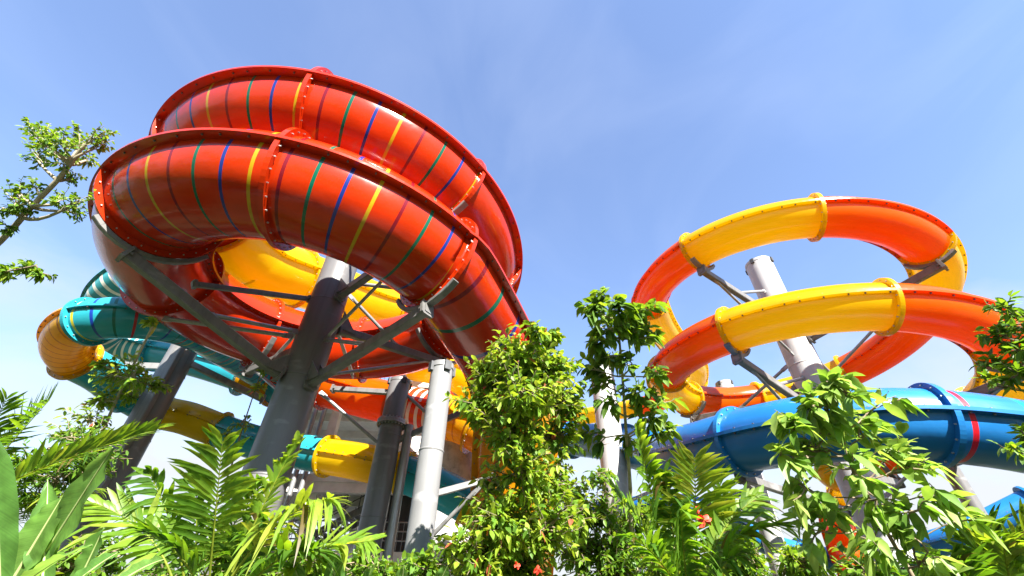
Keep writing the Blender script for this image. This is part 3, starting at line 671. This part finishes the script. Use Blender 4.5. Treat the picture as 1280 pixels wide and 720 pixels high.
# --- palms
def palm(name, label, base, fr, cat='palm', **kw):
    root = thing(name, label, cat, gz(V(base)))
    sb = MB(); b = V(base)
    for k in range(5):
        e = V((random.uniform(-.12, .12), random.uniform(-.12, .12), 0))
        sb.rod([gz(b) + e, b + e * .6], lambda t: .035 * (1 - .4 * t), 8)
    sb.build('stem', 'stem', root)
    for (a, t, o) in fr:
        q = dict(kw); q.update(o); frond(root, a, t, **q)
    return root
d = 4.6
palm('areca_palm', 'areca palm with arching feather fronds left of the thickest column', D(265, 730, d), [
    (D(262, 720, d), D(278, 552, d), dict(arch=.0, ll=.62, n=26, lw=.05, spread=75, tint=.45, vang=5, roll=(0.1, -1, .25), droop=.2)),
    (D(215, 722, d - .3), D(118, 628, d - .3), dict(arch=.10, ll=.5, lw=.05, n=24, tint=.62, roll=(0, -1, .8))),
    (D(230, 722, d), D(185, 588, d), dict(arch=.05, ll=.4, lw=.045, n=20, tint=.3, roll=(0, -1, .5))),
    (D(290, 715, d - .3), D(372, 548, d + .2), dict(arch=.06, ll=.3, lw=.04, n=26, tint=.6, spread=40)),
    (D(290, 720, d - .6), D(412, 622, d - .6), dict(arch=.14, ll=.5, lw=.05, n=26, tint=.75, droop=.9)),
    (D(330, 735, d - .5), D(462, 676, d - .5), dict(arch=.1, ll=.4, lw=.05, n=24, tint=.65, roll=(0, -.6, 1))),
    (D(250, 730, d + .4), D(330, 600, d + .4), dict(arch=.08, ll=.5, lw=.05, n=24, tint=.35)),
    (D(250, 740, d - .8), D(180, 665, d - .8), dict(arch=.1, ll=.45, lw=.05, n=22, tint=.2)),
    (D(300, 745, d - .8), D(390, 690, d - .8), dict(arch=.15, ll=.5, lw=.055, n=22, tint=.3)),
    (D(240, 740, d), D(245, 600, d + .3), dict(arch=.05, ll=.45, lw=.05, n=22, tint=.25, roll=(0, -1, .4))),
    (D(280, 745, d), D(335, 655, d), dict(arch=.1, ll=.5, lw=.05, n=22, tint=.15)),
], droop=.45)
d = 6.0
palm('feather_palm', 'palm with long narrow leaflets at the left edge above the banana plant', D(-90, 720, d), [
    (D(-60, 640, d), D(62, 500, d), dict(arch=.05, ll=.7, n=34, tint=.35, spread=70, lw=.035, roll=(0, -1, .5), droop=.25)),
    (D(-60, 640, d), D(8, 498, d), dict(arch=.05, ll=.6, n=34, tint=.3, spread=70, lw=.035, droop=.3)),
    (D(-80, 650, d - .8), D(195, 536, d - .5), dict(arch=.05, ll=.55, n=44, tint=.55, spread=38, lw=.045, droop=.15, vang=40)),
    (D(-60, 650, d), D(110, 565, d), dict(arch=.12, ll=.6, n=34, tint=.3, lw=.035, droop=.6)),
    (D(-60, 660, d), D(60, 570, d), dict(arch=.12, ll=.6, n=34, tint=.2, lw=.035, droop=.6)),
    (D(-60, 700, d), D(120, 610, d), dict(arch=.1, ll=.5, n=34, tint=.7, lw=.03, droop=.5)),
    (D(-60, 700, d), D(40, 620, d), dict(arch=.1, ll=.6, n=34, tint=.15, lw=.035, droop=.6)),
])
d = 4.8
palm('areca_palm', 'areca palm with yellow green fronds below the left end of the blue slide', D(865, 735, d), [
    (D(872, 725, d), D(868, 572, d), dict(arch=.0, ll=.6, n=28, lw=.045, spread=74, tint=.7, vang=5, roll=(-.1, -1, .3), droop=.2)),
    (D(905, 725, d + .2), D(900, 596, d + .2), dict(arch=.02, ll=.55, n=24, lw=.045, spread=74, tint=.5, vang=5, roll=(.2, -1, .5), droop=.35)),
    (D(835, 720, d), D(796, 532, d), dict(arch=.03, ll=.4, n=28, tint=.5, spread=50, lw=.045, roll=(0, -1, .5))),
    (D(835, 725, d), D(760, 605, d), dict(arch=.08, ll=.4, n=26, tint=.5, lw=.035, roll=(0, -1, 1))),
    (D(850, 720, d - .2), D(830, 590, d), dict(arch=.05, ll=.45, n=24, tint=.2, lw=.05, droop=.9)),
    (D(880, 725, d - .4), D(990, 655, d - .3), dict(arch=.14, ll=.45, n=26, tint=.4, lw=.05, droop=.5)),
    (D(880, 725, d - .4), D(950, 620, d), dict(arch=.12, ll=.4, n=24, tint=.55, lw=.045, roll=(0, -1, .6))),
    (D(850, 740, d - .5), D(790, 670, d - .5), dict(arch=.1, ll=.4, n=22, tint=.35, lw=.045, droop=.6)),
    (D(880, 745, d - .6), D(930, 690, d - .6), dict(arch=.1, ll=.4, n=22, tint=.25, lw=.045, droop=.6)),
    (D(860, 745, d - .6), D(850, 640, d - .6), dict(arch=.03, ll=.42, n=22, tint=.3, lw=.05, roll=(0, -1, .5), droop=.7)),
], droop=.4)
d = 4.6
palm('areca_palm', 'areca palm with deep green fronds in the bottom right corner', D(1270, 740, d), [
    (D(1290, 735, d), D(1165, 640, d), dict(arch=.1, ll=.2, lw=.06, n=22, tint=.6, spread=80, roll=(0, -1, .6), droop=.1)),
    (D(1250, 740, d), D(1215, 665, d), dict(arch=.1, ll=.45, lw=.045, n=22, tint=.3)),
    (D(1270, 740, d), D(1280, 640, d), dict(arch=.04, ll=.5, lw=.045, n=24, tint=.5, roll=(0, -1, .4))),
    (D(1230, 745, d - .4), D(1190, 700, d - .4), dict(arch=.1, ll=.45, lw=.05, n=22, tint=.15)),
    (D(1270, 745, d - .4), D(1255, 680, d - .4), dict(arch=.1, ll=.45, lw=.05, n=22, tint=.65)),
    (D(1290, 745, d - .4), D(1310, 660, d - .4), dict(arch=.1, ll=.5, lw=.05, n=22, tint=.45)),
    (D(1210, 745, d), D(1140, 715, d), dict(arch=.2, ll=.45, lw=.045, n=22, tint=.2)),
    (D(1280, 745, d + .5), D(1235, 650, d + .5), dict(arch=.05, ll=.5, lw=.045, n=24, tint=.1)),
])
def blade(root, base, tip, wid, arch=.1, nrm=V((0, -1, .5)), tint=.5, fold=.22, name='leaf', sway=0.):
    base, tip = V(base), V(tip); mb = MB(); n = 22; L = (tip - base).length; s0 = (tip - base).normalized().cross(nrm).normalized()
    ctr = [base.lerp(tip, t) + V((0, 0, arch * L * 4 * t * (1 - t))) + s0 * sway * L * math.sin(math.pi * t) for t in [i / n for i in range(n + 1)]]
    vs = []; uvs = []
    for i, c in enumerate(ctr):
        t = i / n; ax = (ctr[min(i + 1, n)] - ctr[max(i - 1, 0)]).normalized(); s = ax.cross(nrm).normalized(); nn = s.cross(ax)
        w = wid * max(.02, math.sin(math.pi * min(1, (t * .93 + .06))) ** .55) * (1 if t < .72 else 1 - ((t - .72) / .28) ** 2.4)
        for k in range(-3, 4):
            x = k / 3; wob = .02 * noise.noise(V((t * 9, x * 2, wid * 30 + tint * 9))) * wid * 8
            vs.append(c + s * x * w / 2 + nn * (abs(x) * w * fold * .5 + wob * abs(x)) ); uvs.append((t * 2.2 + abs(x) * .25, x * .1))
    mb.add(vs, [(i * 7 + k, i * 7 + k + 1, (i + 1) * 7 + k + 1, (i + 1) * 7 + k) for i in range(n) for k in range(6)], 0, uvs, tint, True)
    mb.rod([c - nrm.normalized() * -.004 for c in ctr], lambda t: .014 * wid / .3 * (1 - .8 * t), 6, 1)
    return mb.build(name, ['banana', 'stem_pale'], root)
M['stem_pale'] = paint('pale midrib', (.35, .42, .16), .5, 0, .15, 9, False)
d = 3.2
b = thing('banana_plant', 'banana plant with broad pale green paddle leaves at bottom left', 'banana plant', gz(D(20, 740, d)))
mb = MB(); mb.rod([gz(D(20, 740, d)), D(20, 750, d)], .07, 12); mb.build('stem', 'stem', b)
blade(b, D(30, 735, d), D(141, 560, d), .27, .02, V((.25, -1, .35)), .6, .15)
blade(b, D(10, 735, d - .1), D(80, 618, d + .1), .26, .03, V((.2, -1, .6)), .75, .2)
blade(b, D(0, 745, d - .5), D(-6, 538, d - .4), .17, .0, V((.9, -1, .2)), .02, .45)
blade(b, D(10, 745, d - .5), D(115, 682, d - .6), .2, .06, V((0, -.6, 1)), .9, .2)
blade(b, D(60, 760, d - .4), D(150, 690, d - .2), .2, .08, V((0, -.8, 1)), .3, .2)
blade(b, D(90, 745, d + .4), D(130, 660, d + .5), .24, .03, V((0, -1, .5)), .5, .2)
blade(b, D(50, 760, d - .2), D(60, 600, d + .3), .22, .02, V((-.2, -1, .3)), .4, .25)
blade(b, D(110, 760, d - .3), D(205, 700, d - .1), .2, .1, V((0, -.7, 1)), .8, .2)
blade(b, D(-30, 745, d), D(20, 640, d), .24, .03, V((.3, -1, .5)), .2, .2)
b2 = thing('ginger_plant', 'low plant with upright oval light green leaves below the bolted column', 'plant', gz(D(440, 745, 4.)))
mb = MB(); mb.rod([gz(D(440, 745, 4.)), D(440, 750, 4.)], .02, 8); mb.build('stem', 'stem', b2)
for bx, by, tx, ty, w in ((425, 745, 408, 688, .2), (400, 750, 430, 700, .16), (500, 750, 505, 708, .16), (440, 760, 470, 704, .12), (470, 760, 455, 712, .14), (540, 750, 560, 706, .14), (380, 750, 365, 700, .14)):
    blade(b2, D(bx, by, 4.), D(tx, ty, 4.), w, .02, V((random.uniform(-.4, .4), -1, .4)), random.random(), .2)
# red blossoms
for k, (x, y, s, lb_) in enumerate(((880, 650, 9, 'largest red blossom low in the palm fronds'), (872, 636, 5, 'small dark red blossom just above the largest one'), (646, 706, 5, 'tiny red blossom at the foot of the tall bush'), (672, 712, 6, 'small red blossom right of the tiny one under the tall bush'))):
    c = D(x, y, 4.4 if x > 800 else 5.0); mb = MB()
    for j in range(9):
        dd = rnd(); leaf(mb, c, dd, rnd(), s / F * 4.6 * 1.1, s / F * 4.6 * .9, .1, .5, .3)
    o = mb.build('blossom', 'petal'); tag(o, lb_, 'flower', 'red blossoms')

# ------------------------------------------------------------------ ground
def sheet(name, x0, x1, y0, y1, z, m):
    mb = MB(); n = 24
    vs = [(x0 + (x1 - x0) * i / n, y0 + (y1 - y0) * j / n, z) for i in range(n + 1) for j in range(n + 1)]
    mb.add(vs, [(i * (n + 1) + j, (i + 1) * (n + 1) + j, (i + 1) * (n + 1) + j + 1, i * (n + 1) + j + 1) for i in range(n) for j in range(n)])
    return tag(mb.build(name, m), kind='structure')
gm, nt, bb_ = mat('garden ground', (.06, .09, .03), .95)
tc = node(nt, 'ShaderNodeTexCoord'); n1 = node(nt, 'ShaderNodeTexNoise'); n1.inputs['Scale'].default_value = .35; n1.inputs['Detail'].default_value = 9; nt.links.new(tc.outputs['Object'], n1.inputs[0])
r1 = ramp(nt, [(.35, (.015, .03, .008)), (.5, (.035, .055, .015)), (.62, (.07, .055, .03)), (.72, (.12, .1, .07))]); nt.links.new(n1.outputs[0], r1.inputs[0]); nt.links.new(r1.outputs[0], bb_.inputs[0])
sheet('ground', -1500, 1500, -1500, 1500, 0, gm)
pm = paint('path paving', (.1, .09, .08), .8, 0, .35, 1.2, False)
plm = paint('plaza paving', (.42, .4, .36), .8, 0, .3, 1.2, False)
sheet('bounce_plaza', -14, 1, 15, 36, .004, plm)  # paving out of view, added to bounce sunlight up to the tower ceiling
sheet('path', -40, 40, -7, 1.2, .004, pm)

# ------------------------------------------------------------------ light
SUN_EL, SUN_AZ = 38., 154.       # azimuth from +Y towards +X: behind the camera, to the right
sd = V((math.sin(R(SUN_AZ)) * math.cos(R(SUN_EL)), math.cos(R(SUN_AZ)) * math.cos(R(SUN_EL)), math.sin(R(SUN_EL))))
sl = bpy.data.lights.new('sun', 'SUN'); sl.energy = 5.0; sl.angle = R(.53); sl.color = (1, .95, .87)
so = bpy.data.objects.new('sun', sl); COL.objects.link(so); so.rotation_euler = sd.to_track_quat('Z', 'Y').to_euler(); so.location = (0, 0, 40)
w = bpy.data.worlds.new('World'); scene.world = w; w.use_nodes = True; nt = w.node_tree
bg = nt.nodes['Background']; sky = node(nt, 'ShaderNodeTexSky', sky_type='NISHITA'); sky.sun_disc = False
sky.sun_elevation = R(SUN_EL); sky.sun_rotation = R(SUN_AZ); sky.air_density = 1.0; sky.dust_density = .15; sky.ozone_density = 3; sky.altitude = 0
# thin high cloud, thicker towards the horizon
tc = node(nt, 'ShaderNodeTexCoord'); sp = node(nt, 'ShaderNodeSeparateXYZ'); nt.links.new(tc.outputs['Generated'], sp.inputs[0])
mp = node(nt, 'ShaderNodeMapping'); mp.inputs['Scale'].default_value = (1.2, 2.6, 4.0); mp.inputs['Rotation'].default_value = (.3, .2, .5); nt.links.new(tc.outputs['Generated'], mp.inputs[0])
nz = node(nt, 'ShaderNodeTexNoise'); nz.inputs['Scale'].default_value = 1.5; nz.inputs['Detail'].default_value = 8; nz.inputs['Roughness'].default_value = .55; nz.inputs['Distortion'].default_value = .4; nt.links.new(mp.outputs[0], nz.inputs[0])
lo = node(nt, 'ShaderNodeMapRange'); nt.links.new(sp.outputs[2], lo.inputs[0]); lo.inputs[1].default_value = .1; lo.inputs[2].default_value = .62; lo.inputs[3].default_value = .5; lo.inputs[4].default_value = -.2
ad = node(nt, 'ShaderNodeMath', operation='ADD'); nt.links.new(nz.outputs[0], ad.inputs[0]); nt.links.new(lo.outputs[0], ad.inputs[1])
cr_ = ramp(nt, [(.48, (0, 0, 0)), (.95, (1, 1, 1))]); nt.links.new(ad.outputs[0], cr_.inputs[0])
wv = node(nt, 'ShaderNodeMapping'); wv.inputs['Scale'].default_value = (1.0, .35, 1.6); wv.inputs['Rotation'].default_value = (.2, .9, .6); nt.links.new(tc.outputs['Generated'], wv.inputs[0])
wn = node(nt, 'ShaderNodeTexNoise'); wn.inputs['Scale'].default_value = 3.2; wn.inputs['Detail'].default_value = 7; wn.inputs['Distortion'].default_value = .8; nt.links.new(wv.outputs[0], wn.inputs[0])
wr = ramp(nt, [(.42, (.28, .33, .64)), (.85, (.62, .66, .92))]); nt.links.new(wn.outputs[0], wr.inputs[0])
veil = mixc(nt, 1., sky.outputs[0], wr.outputs[0], 'ADD'); cm = mixc(nt, cr_.outputs[0], veil, (2.9, 3.05, 3.2)); nt.links.new(cm, bg.inputs[0]); bg.inputs[1].default_value = .07

scene.view_settings.view_transform = 'Standard'; scene.view_settings.look = 'None'; scene.view_settings.exposure = 2.17; scene.view_settings.gamma = 1
scene.cycles.max_bounces = 8; scene.cycles.diffuse_bounces = 4; scene.cycles.transmission_bounces = 6; scene.cycles.use_denoising = True
